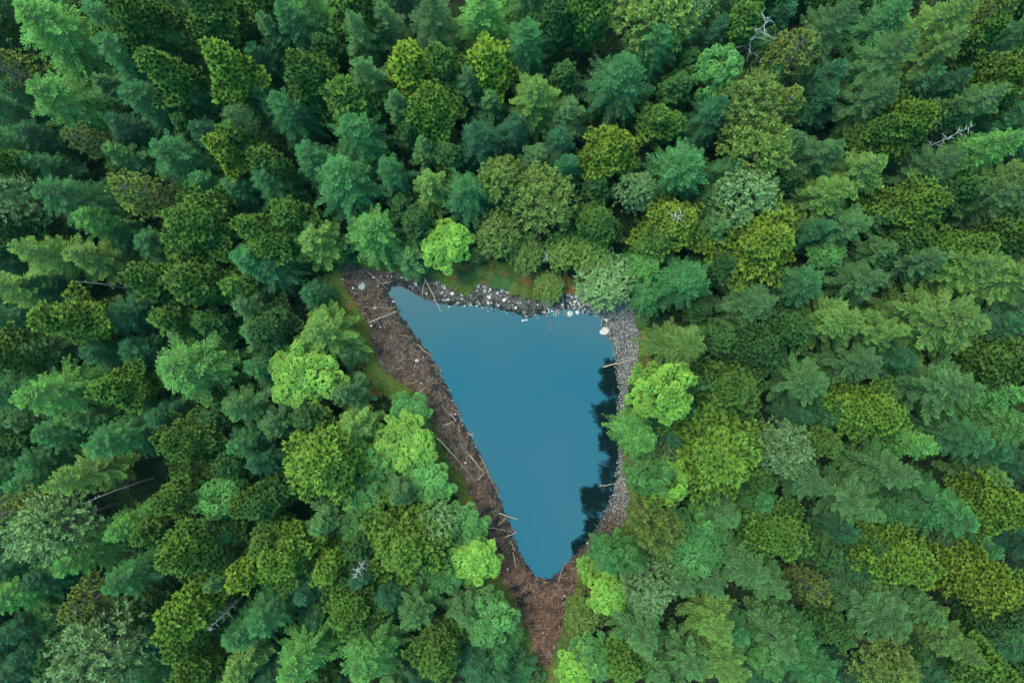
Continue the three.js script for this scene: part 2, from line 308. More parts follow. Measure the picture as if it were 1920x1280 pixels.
function buildSnag(seed, H, rad, dense) {          // a dead tree: bare trunk and an own mesh for every branch
  const R = mulberry(seed), tr = trunkOf(R, H, 0.15, 0.7), branches = []; let az = R() * 6;
  for (let h = H * 0.45; h < H - 0.2; h += dense) {
    az += 2.4 + (R() - 0.5) * 0.8;
    const t = (h - H * 0.45) / (H * 0.55), bl = rad * (1 - t * 0.65) * (0.45 + R() * 0.6), from = tr.at(h), el = (R() - 0.25) * 0.6, d = V(Math.cos(az) * Math.cos(el), Math.sin(el), Math.sin(az) * Math.cos(el)), mid = from.clone().addScaledVector(d, bl * 0.55).add(V((R() - 0.5) * 0.25, (R() - 0.3) * 0.3, (R() - 0.5) * 0.25)), end = from.clone().addScaledVector(d, bl).add(V((R() - 0.5) * 0.5, (R() - 0.6) * 0.6, (R() - 0.5) * 0.5)), parts = [limb([from, mid, end], [0.05, 0.035, 0.012], 4)];
    for (let k = 0; k < 3; k++) { const s = from.clone().lerp(mid, 0.5 + R() * 0.5), e = cone(R, d, 0.4, 0.9); parts.push(limb([s, s.clone().addScaledVector(e, bl * (0.2 + R() * 0.22))], [0.022, 0.008], 3)); }
    branches.push(mergeGeometries(parts));
  }
  return { trunk: tr.geo, branches };
}
// ---------------------------------------------------------------- the trees: kind and tone, surveyed crown position, crown radius, height | short name of a landmark tree | its label
const TREES = `
F0 110 62 84 22|the huge light-green tree|huge light green feathery tree, the broadest crown in the corner beyond the bank's slate slab
F1 213 50 34 18
P1 275 40 56 24
P1 405 32 62 25
P1 214 88 28 18
F1 245 120 46 21
P1 320 135 48 25
P0 430 130 50 24|the long curled-tip pine|long leaning yellow-green pine with curled scaly tips, between two darker pines
F0 130 195 72 21|the ragged pale-green tree|ragged pale green tree of loose lobes, just below the huge light green corner tree
F1 285 197 46 19
L0 14 135 50 22
F1 8 205 34 17
F1 15 265 42 17
F2 75 262 40 14
L1 180 268 42 20
F1 332 295 64 19|the dark-hollow feathery tree|feathery green tree standing alone beside a dark hollow, above the yellowish tree with grey limbs
P3 432 285 40 21
W1 456 232 25 19
P1 25 315 44 21
W1 45 378 46 19
F1 142 372 62 21
F0 185 412 38 17
L0 262 357 48 23|the grey-limbed yellowish tree|thin yellowish-brown tree with a bare grey stem and limbs showing, beside a feathery pale tree
P1 365 420 66 21|the rounded scaly pine|rounded olive pine with scaly pale-tipped crown, standing clear behind the slate slab
P1 470 428 38 20
P2 25 425 42 19
P2 350 235 28 14
P1 500 20 46 21
F1 560 48 50 20
F0 592 14 30 19
S1 520 78 36 19
P1 665 15 50 21
P2 615 92 30 15
S1 675 72 38 21
S1 727 46 34 18
S1 815 42 56 22|the frosted top-edge spruce|pale frosted grey-green spruce cut by the top edge, beside a bright feathery tree
F0 905 32 68 19|the bright feathery top-edge tree|bright green feathery tree cut by the top edge, beside the pale frosted spruce
F1 985 85 58 18
P1 586 148 58 23|the brown-olive pine|brown-olive pine with a bare grey tip in the middle of its broad crown
P1 652 188 52 20
S1 695 142 42 20
P3 765 132 52 20
P1 826 124 46 20|the domed bright pine|domed bright green pine with neat scaly tufts, in the cluster of yellow-tipped pines
P3 916 130 48 20
S1 877 168 40 18|the small star-shaped spruce|small grey-green spruce shaped like a star, squeezed between three yellow-tipped pines
P0 815 210 58 21
S1 750 205 30 17
P2 775 245 28 13
F1 545 215 58 20
F1 673 262 64 19
F2 895 260 50 18
F2 505 192 30 15
S1 797 282 28 14
F1 650 345 76 18|the wide round slate-slab tree|wide round mid-green feathery tree, the largest crown uphill of the slate slab
F1 592 302 46 17
F1 730 325 38 16
P1 500 308 40 20
S0 808 345 40 16
F1 880 365 50 17|the spiky blue-green tree|spiky blue-green feathery tree standing inland of the round lime-green tree
W0 940 335 38 16
P2 752 378 26 11
F1 515 352 38 18
P1 535 398 44 17
F0 700 436 68 15|the pale-green slab-corner tree|bright pale green feathery tree overhanging the corner of the bank with the slate slab
P1 455 258 34 20
P2 1040 40 42 19
P1 1098 28 46 20
W0 1228 22 64 20|the yellowish top-edge tree|big yellowish-olive fine-leaved tree cut by the top edge above a blue-green tree
W1 1280 24 40 17
F1 1222 85 54 19
F1 1155 150 76 19|the largest blue-green tree|largest blue-green feathery tree, a tall pointed crown alone beside a dark gap
S0 1004 185 58 19|the frosted star spruce|frosted pale spruce with splayed star boughs, inland of the pond's gravel end
P2 1060 140 28 14
P3 1145 282 58 20|the gold-rimmed scaly pine|round pine with gold-rimmed scaly tufts, standing clear above a small pale round tree
S1 1008 297 33 14|the little rosette spruce|little green spruce like a rosette, beside the gold-rimmed scaly pine
F1 1280 315 74 19|the spiky star conifer|broad spiky blue-green conifer radiating like a star, beside the pine with the bare star top
W0 1013 380 56 16|the round olive tree|round soft olive tree with fine leaves, inland of the stony shore
W1 1187 360 32 16|the small pale round tree|small pale grey-green round tree between the gold-rimmed pine and the bare-topped pine
P1 1125 415 42 16
P3 1260 415 60 18|the bare-topped pine|yellow-green pine with a bare grey star of twigs at its top
P1 1228 228 30 15
P1 1257 232 28 14
P2 1265 165 34 14
P2 1290 118 28 12
D1 1350 135 42 17|the small dark-gap leafy tree|small bright green leafy tree beside a dark gap, inland of the spiky blue-green star tree
P1 1390 42 44 19
F2 1330 215 46 17
W0 1402 205 54 20
W0 1418 290 54 20
W1 1400 382 52 19
S1 1555 50 56 22
F1 1650 45 50 19
L0 1490 110 52 22|the grey-limbed gold-green tree|thin gold-green tree with pale grey limbs showing, beside the bleached dead treetop
S0 1765 38 62 23
L0 1868 22 44 22
P1 1842 72 40 18
F1 1905 68 38 18
S1 1655 112 62 23
S0 1755 98 46 22
S1 1630 178 56 21
F2 1772 165 28 16|the small teal tree|small teal feathery tree tucked between grey-green spruces and a yellow-tipped pine
S1 1822 192 46 21
P0 1892 142 54 23
P0 1700 232 54 22|the bushy yellow-tipped pine|bushy olive pine with yellow tips, leaning beside a slim bleached snag
P1 1640 248 40 19
L0 1468 198 46 20
S1 1535 282 46 20
S0 1610 322 50 21
S0 1545 362 56 20
S1 1750 315 58 22
F0 1842 290 46 21|the light-green slim-snag tree|light green feathery tree just below the slim bleached snag
S0 1895 335 46 22
S1 1868 375 46 21
P0 1712 392 62 22|the broad dark-gold pine|broad dark-gold pine standing over a dark gap, two crowns below the bushy yellow-tipped pine
P3 1430 447 74 20|the big round gold pine|big round yellow-green pine with a smooth dense crown, behind the gravel beach corner
S1 1580 422 48 20
P1 1700 448 38 18
S0 95 478 46 22
S0 180 482 36 19
S0 38 538 44 21
F2 90 535 38 14
P1 285 525 44 21
P1 362 533 52 21|the brown-tipped dense pine|dense olive pine with a brownish tip, beside the huge pale green feathery crown
P0 130 604 52 25|the very long leaning pine|very long leaning yellow-tipped pine, its crown stretched far out from the pond
P1 20 658 44 21
P1 315 598 34 17
P2 395 600 30 15
F0 362 682 88 20|the huge pale-green crown|huge pale green feathery crown, the widest tree behind the driftwood bank
F0 105 728 66 22|the spiky light-green tree|spiky light green feathery tree with fringed boughs, out beyond the huge pale crown
F2 195 660 36 16
P1 215 730 46 20
F1 112 802 40 16
F1 12 742 46 19
F1 228 815 48 20
F2 310 775 36 14
P1 345 828 54 20
S1 455 766 42 18
F1 458 828 34 15
S1 482 620 38 16
S1 470 574 32 16
F1 476 488 44 17
P1 446 540 30 16
F2 235 455 30 10
P1 510 452 46 17
S0 590 455 48 15|the slate-slab star spruce|pale yellow-green spruce with splayed boughs at the bank's mossy corner by the slate slab
S1 772 482 38 9
D0 838 464 44 11|the round lime-green tree|round lime-green leafy tree standing alone on the shore between pebbles and driftwood
W0 934 436 38 11
L1 893 470 24 6
F2 512 506 52 14
F2 588 548 26 10
S0 604 618 60 17|the sunny star spruce|yellow-green spruce splayed like a star, just off the mossy edge of the driftwood bank
D0 580 700 64 13|the bright star-spruce leafy tree|bright green leafy tree tucked against the star spruce behind the driftwood bank
S1 650 662 24 9
S1 648 734 36 14
P2 500 608 44 16
F1 490 692 30 13
S1 522 790 40 14
S0 665 800 46 14
D2 764 776 36 6
D0 752 835 54 9|the bright bushy bank tree|bright yellow-green bushy tree at the mossy edge, midway along the driftwood bank
P0 600 870 82 20|the great scaly pine|great round pine with yellow scaly tufts, the largest pine behind the driftwood bank
D1 705 862 34 9
D1 805 906 44 8|the round bank shrub|rounded fresh green leafy shrub on the mossy edge below the bright bushy tree
D1 690 936 40 9
D1 660 986 32 9
D2 718 898 30 7
S1 605 980 34 15
P0 756 1020 70 17|the narrow-end gold pine|big gold-tipped pine on the driftwood side, inland of the pond's narrow end
W1 822 980 36 12
D1 872 985 42 8
D2 830 1066 40 9
D0 884 1050 46 9|the narrow-end lime shrub|lime-green leafy shrub at the edge of the driftwood bank where the pond narrows
D1 920 1150 48 10|the pond-tip leafy tree|fresh green leafy tree beside the brown strip, below the pond's pointed tip
P0 528 1046 58 20|the black-hollow gold pine|gold-tipped pine leaning over a black hollow, beside a bare grey snag's pine neighbour
P0 620 1060 38 17
P1 655 1140 54 17
S1 780 1135 54 17|the grey spruce fanned downward|grey-green spruce fanned out away from the pond, below the gold pine of the narrow end
F2 730 1108 40 14
S1 870 1145 40 13
F0 690 1226 72 19|the pale bottom-edge tree|broad pale green feathery tree cut by the bottom edge, below the grey fanned spruce
F0 565 1226 62 20
P1 820 1226 50 17
F1 505 1150 54 18
F2 895 1242 40 12
F1 940 1230 30 10
F2 590 1165 32 10
P2 495 950 44 17
P1 506 1002 34 18
S0 150 893 44 23|the pale leaning spruce|pale yellow-green leaning spruce beside a long bare grey trunk seen in a dark gap
F1 60 898 30 17
L0 30 962 46 22
W1 105 990 58 23
F0 245 985 36 17
F0 170 1030 54 20|the yellow-green fringed tree|yellow-green fringed feathery tree below a grey-green crown whose bare trunk shows
P1 330 930 44 20
D1 415 935 44 14|the bluish-green leafy tree|bluish fresh green leafy tree alone among dark pines, far behind the driftwood bank
P1 286 992 30 17
P1 468 945 36 18
P1 352 1036 64 24|the tall pale-tufted pine|tall leaning pine with rows of pale scaly tufts beside a narrow black gap
P0 350 1140 52 24
F1 256 1078 54 20
P3 468 1078 40 21
L0 170 1130 46 22|the sparse yellow tree|sparse yellow tree of tangled grey twigs, beside a blue-green feathery crown
F0 30 1112 46 19
F2 30 1050 44 16
F2 92 1078 40 14
D2 90 1160 42 9
W1 200 1212 68 25|the bare-stemmed grey crown|grey-green crown with a bluish bare stem showing through, near the corner opposite the gravel beach
F0 250 1256 40 18
F2 295 1205 36 14
P1 355 1200 38 19
P1 362 1264 44 19
F1 460 1182 44 17
S0 456 1250 36 17
D0 1240 735 53 26|the gravel-beach lime tree|round lime-green leafy tree leaning over the gravel beach, the brightest crown on the stony shore
F0 1200 810 42 25|the soft-green reflected tree|soft yellow-green tree at the waterline below the lime tree of the gravel beach
W1 1240 866 32 15
D1 1212 890 38 24
D0 1252 905 42 19
P0 1355 850 84 20|the broad beach pine|broad gold-tipped pine behind two leafy trees of the gravel beach, widest pine there
W0 1230 985 42 25
D2 1300 1010 62 15|the vivid green leafy tree|vivid green leafy tree on the gravel side, inland of the pond's narrow end
S1 1350 970 48 17
W0 1230 1022 40 12
D2 1170 1046 36 23
F1 1142 1046 28 14
D0 1106 1070 24 7|the small lime bush|small lime-green bush on the brown bank where the gravel shore ends
D0 1146 1110 40 12|the brown-strip lime tree|lime-green leafy tree beside the brown strip, just below the small lime bush
W1 1215 1090 46 15
S1 1277 1080 40 16
S1 1330 1080 38 17
W0 1098 1148 32 9
S1 1205 1180 60 18|the dark fan spruce|dark grey-green fan-shaped spruce below the lime tree of the brown strip
S0 1340 1170 58 19
D0 1086 1240 38 11|the yellow-flecked bush|lime bush flecked with yellow leaves at the foot of the brown strip
D1 1108 1222 40 11
P1 1165 1246 46 15
S1 1290 1236 44 17
S0 1360 1238 56 19
F1 1372 1172 34 13
S1 1402 1060 58 20
F1 970 1256 28 8
D1 1428 1228 34 13
S1 1505 890 54 21
S1 1655 882 58 22
S1 1600 936 46 21
P1 1460 1002 60 20|the dull olive pine|dull olive pine with a broad flat crown, out beyond the vivid green tree
S1 1445 1092 38 18
F2 1566 986 32 15
F1 1755 950 66 22|the tall fresh-green conifer|tall fresh green feathery tree beside a long dark gap, far out from the gravel beach
P0 1882 960 60 23
P0 1692 1050 62 22|the golden twin-domed pine|golden olive pine with two domed tops, beside the pine with a bare grey tip
P3 1835 1085 62 24|the grey-tipped gold pine|gold-tipped pine with a small bare grey tip, leaning over a dark gap
S1 1640 1135 82 24|the giant splayed spruce|giant grey-green spruce with long splayed boughs, the widest star shape in the forest
S0 1775 1200 54 23
W0 1642 1236 52 20
F1 1520 1240 58 20
S1 1455 1196 46 20
F1 1496 1184 34 14
P1 1856 1246 48 21
P2 1906 1152 38 19
P2 1842 1166 30 14
F1 1890 1206 34 16
L0 1520 1102 34 18
P1 1910 1100 32 20
S1 1722 1136 34 18
D1 1543 486 28 12|the little gap leafy tree|little fresh green leafy tree in a dark gap, out beyond the big round gold pine
F1 1495 535 56 18
S1 1406 570 68 17|the pale grey beach spruce|pale grey-green spruce with a soft broad crown, two crowns inland of the big white boulder
S1 1615 530 54 20
S0 1802 506 62 24|the long pale spruce|long pale yellow-green spruce stretched outward, above the huge splayed yellow spruce
S1 1715 490 44 20
S0 1902 525 44 23
S0 1565 606 56 21
S0 1772 594 88 25|the huge splayed yellow spruce|huge yellow-green spruce with splayed boughs like a feather fan, beside a small bright teal tree
S0 1650 612 42 19
F2 1862 612 34 18|the bright teal treetop|small bright teal treetop poking out beside the huge splayed yellow spruce
P2 1420 655 54 18
S1 1605 682 54 20
P1 1882 672 54 23
S1 1510 716 58 19
S1 1760 732 70 23|the broad silvery spruce|broad silvery grey-green spruce below the huge splayed yellow spruce
P0 1635 776 58 21|the feather-tufted pine|yellow-tipped pine with overlapping feathery tufts, between silvery spruces on the gravel side
F0 1872 738 36 20
F0 1896 800 44 20
F1 1790 812 56 20
F0 1700 822 34 17
W1 1470 832 44 18
P1 1546 836 32 15
P1 1806 456 44 20
P1 1900 446 44 22
F2 1496 776 30 12
W0 985 470 32 7
W0 1055 470 32 8
W0 1110 474 34 8
W1 1135 525 46 8|the pale shore willow|pale grey-green willow overhanging the stony shore at the pond's broad end
W0 1030 538 26 4
P1 1225 456 44 14
F1 1278 520 60 19|the spiky beach-corner tree|spiky deep green feathery tree behind the corner of the gravel beach
F0 1214 502 36 11
S0 1272 650 58 26|the beach-side yellow-green spruce|yellow-green spruce leaning out behind the gravel beach, just above the lime tree there
P2 1308 580 30 10
P1 1375 735 62 18
F1 1284 768 34 10
F1 1222 556 34 9
D2 962 1192 22 5
B0 902 506 11 1.4
B1 886 514 8 1.2
B0 918 516 9 1.2
B1 948 530 11 1.4
B0 984 548 9 1.3
B1 930 528 12 1.4
B0 964 540 11 1.4
B1 872 520 9 1.4
B0 1005 552 10 1.4
B0 660 622 11 1.4
B1 1204 600 12 1.4
B0 1212 650 11 1.4
B1 1200 700 11 1.4
B1 896 1010 11 1.4
S1 1004 1276 18 5
`;
const KINDS = {
  P: { build: buildPine, name: 'pine_tree', category: 'pine', group: 'pines in the forest round the pond', height: 21, tones: [[0.05, 0.094, 0.019], [0.033, 0.07, 0.018], [0.018, 0.047, 0.018], [0.07, 0.11, 0.017]], words: ['yellow-tipped pine', 'olive-green pine', 'dark green pine', 'golden pine'] },
  F: { build: buildFeathery, name: 'feathery_conifer', category: 'conifer', group: 'feathery conifers in the forest round the pond', height: 19, tones: [[0.05, 0.14, 0.036], [0.025, 0.09, 0.034], [0.015, 0.06, 0.03]], words: ['light green feathery conifer', 'mid-green feathery conifer', 'dark teal feathery conifer'] },
  S: { build: buildSpruce, name: 'spruce_tree', category: 'spruce', group: 'spruces in the forest round the pond', height: 20, tones: [[0.064, 0.128, 0.036], [0.038, 0.094, 0.039]], words: ['yellow-green spruce', 'grey-green spruce'] },
  D: { build: buildLeafy, name: 'leafy_tree', category: 'deciduous tree', group: 'leafy trees round the pond', height: 11, tones: [[0.095, 0.2, 0.036], [0.052, 0.145, 0.044], [0.036, 0.105, 0.034]], words: ['lime-green leafy tree', 'fresh green leafy tree', 'deep green leafy tree'] },
  W: { build: buildFine, name: 'fine_leaved_tree', category: 'tree', group: 'fine-leaved trees round the pond', height: 14, tones: [[0.085, 0.138, 0.032], [0.09, 0.165, 0.068]], words: ['olive fine-leaved tree', 'pale grey-green fine-leaved tree'] },
  B: { build: buildFine, name: 'shrub', category: 'shrub', group: 'low shrubs on the mossy bank', height: 2, tones: [[0.07, 0.1, 0.026], [0.04, 0.1, 0.03]], words: ['low olive shrub', 'low green shrub'] },
  L: { build: (s) => buildPine(s, 3.3, true), name: 'thin_crowned_tree', category: 'tree', group: 'thin-crowned trees in the forest', height: 21, tones: [[0.075, 0.105, 0.032], [0.055, 0.08, 0.03]], words: ['thin yellowish tree', 'thin brownish tree'] },
};
const rnd = mulberry(20240611);
const bark = new THREE.MeshStandardMaterial({ color: new THREE.Color().setRGB(0.09, 0.09, 0.088), roughness: 0.95 });
const bleached = new THREE.MeshStandardMaterial({ color: new THREE.Color().setRGB(0.2, 0.22, 0.24), roughness: 0.9 });
const variants = {}, leafMaterials = {};
for (const k in KINDS) {
  variants[k] = [];
  if ('PFS'.includes(k)) [2.2, 2.2, 3.2, 3.2, 3.2, 4.6, 4.6].forEach((radius, v) => variants[k].push(KINDS[k].build(1000 + v * 37 + k.charCodeAt(0), radius)));
  else for (let v = 0; v < (k === 'L' ? 2 : 3); v++) variants[k].push(KINDS[k].build(1000 + v * 37 + k.charCodeAt(0)));
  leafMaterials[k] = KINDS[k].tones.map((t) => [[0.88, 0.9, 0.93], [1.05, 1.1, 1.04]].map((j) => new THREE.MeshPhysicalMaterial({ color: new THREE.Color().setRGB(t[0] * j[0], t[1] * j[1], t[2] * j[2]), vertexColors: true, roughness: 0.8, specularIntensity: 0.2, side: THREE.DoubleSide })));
}
const trees = TREES.trim().split('\n').map((line) => {
  const [data, ref, label] = line.split('|'), f = data.split(' '), kind = f[0][0];
  return { kind, tone: +f[0][1], px: +f[1], py: +f[2], r: +f[3], H: f[4] ? +f[4] : KINDS[kind].height, ref, label };
});
// the dim younger trees that show between the tall ones
{
  const R = mulberry(404), step = 26;
  for (let py = -16; py < 1300; py += step) for (let px = -20; px < 1945; px += step) {
    const x = px + (R() - 0.5) * 18, y = py + (R() - 0.5) * 18, pick = R(), far = Math.hypot(x - 960, y - 640) / 960, [gx, gz] = survey(x, y, 8);
    if (signed(MOSS, gx, gz) < 1.2) continue;
    if ([[180, 937, 250, 893], [165, 533, 225, 532], [385, 1185, 430, 1135]].some(([a, b, c, d]) => [0, 0.5, 1].some((k) => Math.hypot(lerp(a, c, k) - x, lerp(b, d, k) - y) < 52))) continue;
    const room = trees.reduce((a, t) => Math.min(a, Math.hypot(t.px - x, t.py - y) - t.r * 0.82), 1e9);
    if (room < 19) continue;
    const kind = pick < 0.45 ? 'F' : pick < 0.7 ? 'P' : 'S';
    trees.push({ kind, tone: kind === 'S' ? 1 : kind === 'F' && R() < 0.45 ? 1 : 2, px: x, py: y, r: Math.min(44, room + 10), H: 12 + far * 2 + R() * 3 });
  }
}
// a label for every tree that is no landmark: what it looks like and how it stands to the landmark tree beside it, seen round the pond
{
  const marks = trees.filter((t) => t.ref), centre = [1010, 720], said = {};
  const size = (t) => t.r >= 52 ? 'broad' : t.r <= 32 && t.kind !== 'B' ? 'slim' : '';
  const way = (t, m) => {
    const ox = m.px - centre[0], oy = m.py - centre[1], l = Math.hypot(ox, oy), ux = ox / l, uy = oy / l, dx = t.px - m.px, dy = t.py - m.py, out = dx * ux + dy * uy, round = -dx * uy + dy * ux;
    return Math.abs(out) > Math.abs(round) ? (out > 0 ? 'beyond' : 'pondward of') : (round > 0 ? 'clockwise of' : 'anticlockwise of');
  };
  const rest = trees.filter((t) => !t.ref).map((t) => {
    const m = marks.reduce((a, b) => Math.hypot(a.px - t.px, a.py - t.py) < Math.hypot(b.px - t.px, b.py - t.py) ? a : b);
    return { t, d: Math.hypot(m.px - t.px, m.py - t.py), w: way(t, m), m };
  }).sort((a, b) => a.d - b.d);
  for (const { t, w, m } of rest) {
    const base = `${size(t)} ${KINDS[t.kind].words[t.tone]}`.trim(), key = base + w + m.ref, n = said[key] = (said[key] ?? 0) + 1;
    t.label = n === 1 ? `${base} ${w} ${m.ref}` : `${base}, ${['second', 'third', 'fourth', 'fifth', 'sixth', 'seventh', 'eighth', 'ninth'][n - 2]} one ${w} ${m.ref}`;
  }
}
const usedPrototype = {};
for (const t of trees) {
  const K = KINDS[t.kind], about = 0.66 * t.H + 1, reach = t.r * METRES * (1 - about / CAMERA_HEIGHT) * (t.kind === 'D' ? 1.04 : 1.13), fit = variants[t.kind].filter((p) => variants[t.kind].every((q) => Math.abs(Math.log(p.R / reach)) < Math.abs(Math.log(q.R / reach)) + 0.01)), proto = fit[Math.floor(rnd() * fit.length)];
  const mid = t.H * proto.mid + 1, [x, z] = survey(t.px, t.py, mid), y = groundHeight(x, z) - 0.1;
  const o = new THREE.Group(); o.name = numbered(K.name); o.position.set(x, y, z);
  const s = reach / proto.R;
  o.scale.set(s * (0.96 + rnd() * 0.08), t.H / proto.H, s * (0.96 + rnd() * 0.08)); o.rotation.set((rnd() - 0.5) * 0.05, rnd() * 6.283, (rnd() - 0.5) * 0.05);
  tag(o, t.label, K.category, K.group); place(o);
  mesh('trunk', proto.trunk, bark, o);
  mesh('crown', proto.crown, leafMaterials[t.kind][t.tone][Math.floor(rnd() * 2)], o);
}
// ---------------------------------------------------------------- dead trees
for (const [px, py, H, rad, dense, turn, label] of [
  [1432, 46, 21, 3.4, 0.7, 0.4, 'bleached grey dead treetop with long bare limbs, at the top edge of the forest'],
  [1803, 247, 23, 1.6, 0.7, 1.1, 'slim bleached snag poking out beside the bushy yellow-tipped pine'],
  [676, 1064, 17, 1.9, 0.42, 2.0, 'grey bristly snag between two gold-tipped pines, inland of the narrow end of the pond'],
  [404, 1162, 19, 1.3, 0.5, 0.2, 'thin leaning grey snag with short twigs over a dark gap below the tall scaly pine'],
  [1021, 482, 7, 1.4, 0.22, 0.9, 'small grey dead shrub among the willows at the stony end of the pond'],
  [178, 938, 20, 0.5, 1.6, 2.2, 'bare straight grey trunk leaning in the dark gap below the pale leaning spruce'],
  [160, 534, 18, 0.5, 1.8, 0.7, 'bare grey trunk glimpsed in a dark gap above the very long leaning pine'],
  [1264, 411, 20.5, 2.0, 0.5, 1.4, 'bare grey star of dead twigs rising through the bare-topped pine'],
]) {
  const s = buildSnag(Math.round(px), H, rad, dense), mid = H * 0.85 + 1, [x, z] = survey(px, py, mid), o = thing('dead_tree', label, 'dead tree', V(x, groundHeight(x, z) - 0.1, z)); o.rotation.y = turn;
  mesh('trunk', s.trunk, bleached, o);
  for (const b of s.branches) mesh('branch', b, bleached, o);
}
// ---------------------------------------------------------------- driftwood logs along the banks
const woodTones = [[0.34, 0.3, 0.25], [0.22, 0.165, 0.12], [0.12, 0.095, 0.08]].map((c) => new THREE.MeshStandardMaterial({ color: new THREE.Color().setRGB(...c), roughness: 0.9, map: grainTexture(31, 0.35, 128) }));
for (const [x1, y1, x2, y2, thick, tone, label] of [
  [797, 524, 791, 555, 0.13, 0, 'short pale pole crossing the long pole near the round lime tree'],
  [797, 522, 827, 584, 0.16, 0, 'long bleached pole running from the shore into the blue water'],
  [690, 508, 726, 541, 0.12, 1, 'thin brown pole lying between the slate slab and the pond corner'],
  [693, 606, 744, 583, 0.17, 0, 'pale straight pole lying across the debris below the pond corner'],
  [705, 577, 740, 577, 0.1, 1, 'thin straight stick lying level just above the pale straight pole'],
  [783, 645, 809, 668, 0.2, 1, 'tan log at the waterline, halfway down the upper driftwood bank'],
  [718, 532, 735, 528, 0.1, 0, 'curved pale stick at the very corner of the pond'],
  [830, 758, 839, 778, 0.13, 1, 'brown pole pointing at the water where the bank narrows'],
  [842, 772, 856, 790, 0.13, 0, 'pale pole at the waterline beside the crossing stick'],
  [832, 797, 856, 787, 0.11, 0, 'pale stick crossing the bank toward the water below the waterline pole'],
  [860, 776, 866, 791, 0.12, 0, 'short bleached stick lying along the water edge, midway down the bank'],
  [860, 795, 862, 811, 0.11, 0, 'short pale stick pointing inland just below the short bleached stick'],
  [820, 819, 854, 855, 0.26, 0, 'thick bent pale log at the mossy edge of the driftwood bank'],
  [862, 830, 881, 855, 0.13, 1, 'brown pole lying between the thick bent log and the water'],
  [876, 811, 888, 819, 0.12, 0, 'short white stick at the waterline above the long waterline poles'],
  [748, 628, 771, 631, 0.1, 1, 'thin brown stick in the middle of the upper debris bank'],
  [852, 852, 895, 906, 0.14, 1, 'long thin brown pole running down the bank below the thick bent log'],
  [880, 852, 908, 886, 0.15, 0, 'bleached pole lying beside the water next to the long brown pole'],
  [896, 899, 908, 885, 0.12, 0, 'short pale stick leaning against the end of the bleached pole'],
  [899, 852, 938, 934, 0.15, 1, 'long dark pole lying right along the waterline of the driftwood bank'],
  [936, 961, 971, 973, 0.17, 0, 'bleached log jutting into the water near the narrow end'],
  [913, 987, 947, 993, 0.12, 0, 'pale stick lying level across the narrow bank'],
  [934, 984, 949, 969, 0.11, 0, 'short pale stick at the root of the jutting bleached log'],
  [946, 1006, 970, 997, 0.13, 0, 'white stick at the edge of the small dark reflection'],
  [956, 1012, 965, 1030, 0.13, 0, 'bleached stick lying steeply along the narrow bank'],
  [962, 1035, 967, 1062, 0.15, 0, 'bleached pole just below the steep bleached stick on the narrow bank'],
  [1047, 1088, 1058, 1053, 0.16, 1, 'tan pole rising from the pond tip along the brown shore'],
  [1047, 1100, 1048, 1145, 0.11, 2, 'thin brown pole lying down the middle of the brown strip'],
  [1069, 1083, 1078, 1115, 0.13, 2, 'dark thin pole on the brown strip beside the lime tree'],
  [966, 1128, 981, 1174, 0.18, 1, 'brown log lying in the black mud beside the leafy tree below the tip'],
  [977, 1203, 988, 1248, 0.17, 2, 'dark grey log sunk in the grass at the foot of the brown strip'],
  [1124, 911, 1158, 905, 0.12, 0, 'thin pale pole reaching from the gravel shore over dark reflections'],
  [1132, 688, 1192, 672, 0.2, 0, 'white birch-like pole lying across the gravel beach into the water'],
  [1166, 701, 1179, 689, 0.11, 1, 'short brown branch on the gravel beside the white birch-like pole'],
  [1019, 569, 1034, 618, 0.13, 1, 'thin brown branch slanting from the stony shore into the water'],
  [1055, 556, 1058, 589, 0.12, 0, 'thin pale stick standing out from the stony shore near two white boulders'],
  [783, 738, 797, 727, 0.12, 0, 'pale broken stick on the debris bank above the brown pole'],
  [1158, 548, 1172, 578, 0.11, 2, 'dark thin stick lying on the gravel at the beach corner'],
]) {
  const R = mulberry(x1 * 7 + y1), a = survey(x1, y1), b = survey(x2, y2), lift = (p) => Math.max(0.02, groundHeight(p[0], p[1])) + thick * 0.55 + 0.05, A = V(a[0], lift(a), a[1]), B = V(b[0], lift(b), b[1]), o = thing('driftwood_log', label, 'log', A.clone());
  const D = B.clone().sub(A), n = 6, pts = [], rad = [];
  for (let k = 0; k <= n; k++) { const t = k / n, p = D.clone().multiplyScalar(t); p.x += (R() - 0.5) * 0.14; p.z += (R() - 0.5) * 0.14; p.y += Math.sin(t * 3.14) * 0.06; pts.push(p); rad.push(thick * 0.5 * (1 - 0.5 * t)); }
  mesh('stem', limb(pts, rad, 7), woodTones[tone], o);
  for (let k = 0; k < 2; k++) { const p = pts[2 + k * 2], d = V(R() - 0.5, 0.25, R() - 0.5).normalize(); mesh('stub', limb([p, p.clone().addScaledVector(d, 0.3 + R() * 0.35)], [thick * 0.2, thick * 0.08], 5), woodTones[tone], o); }
}
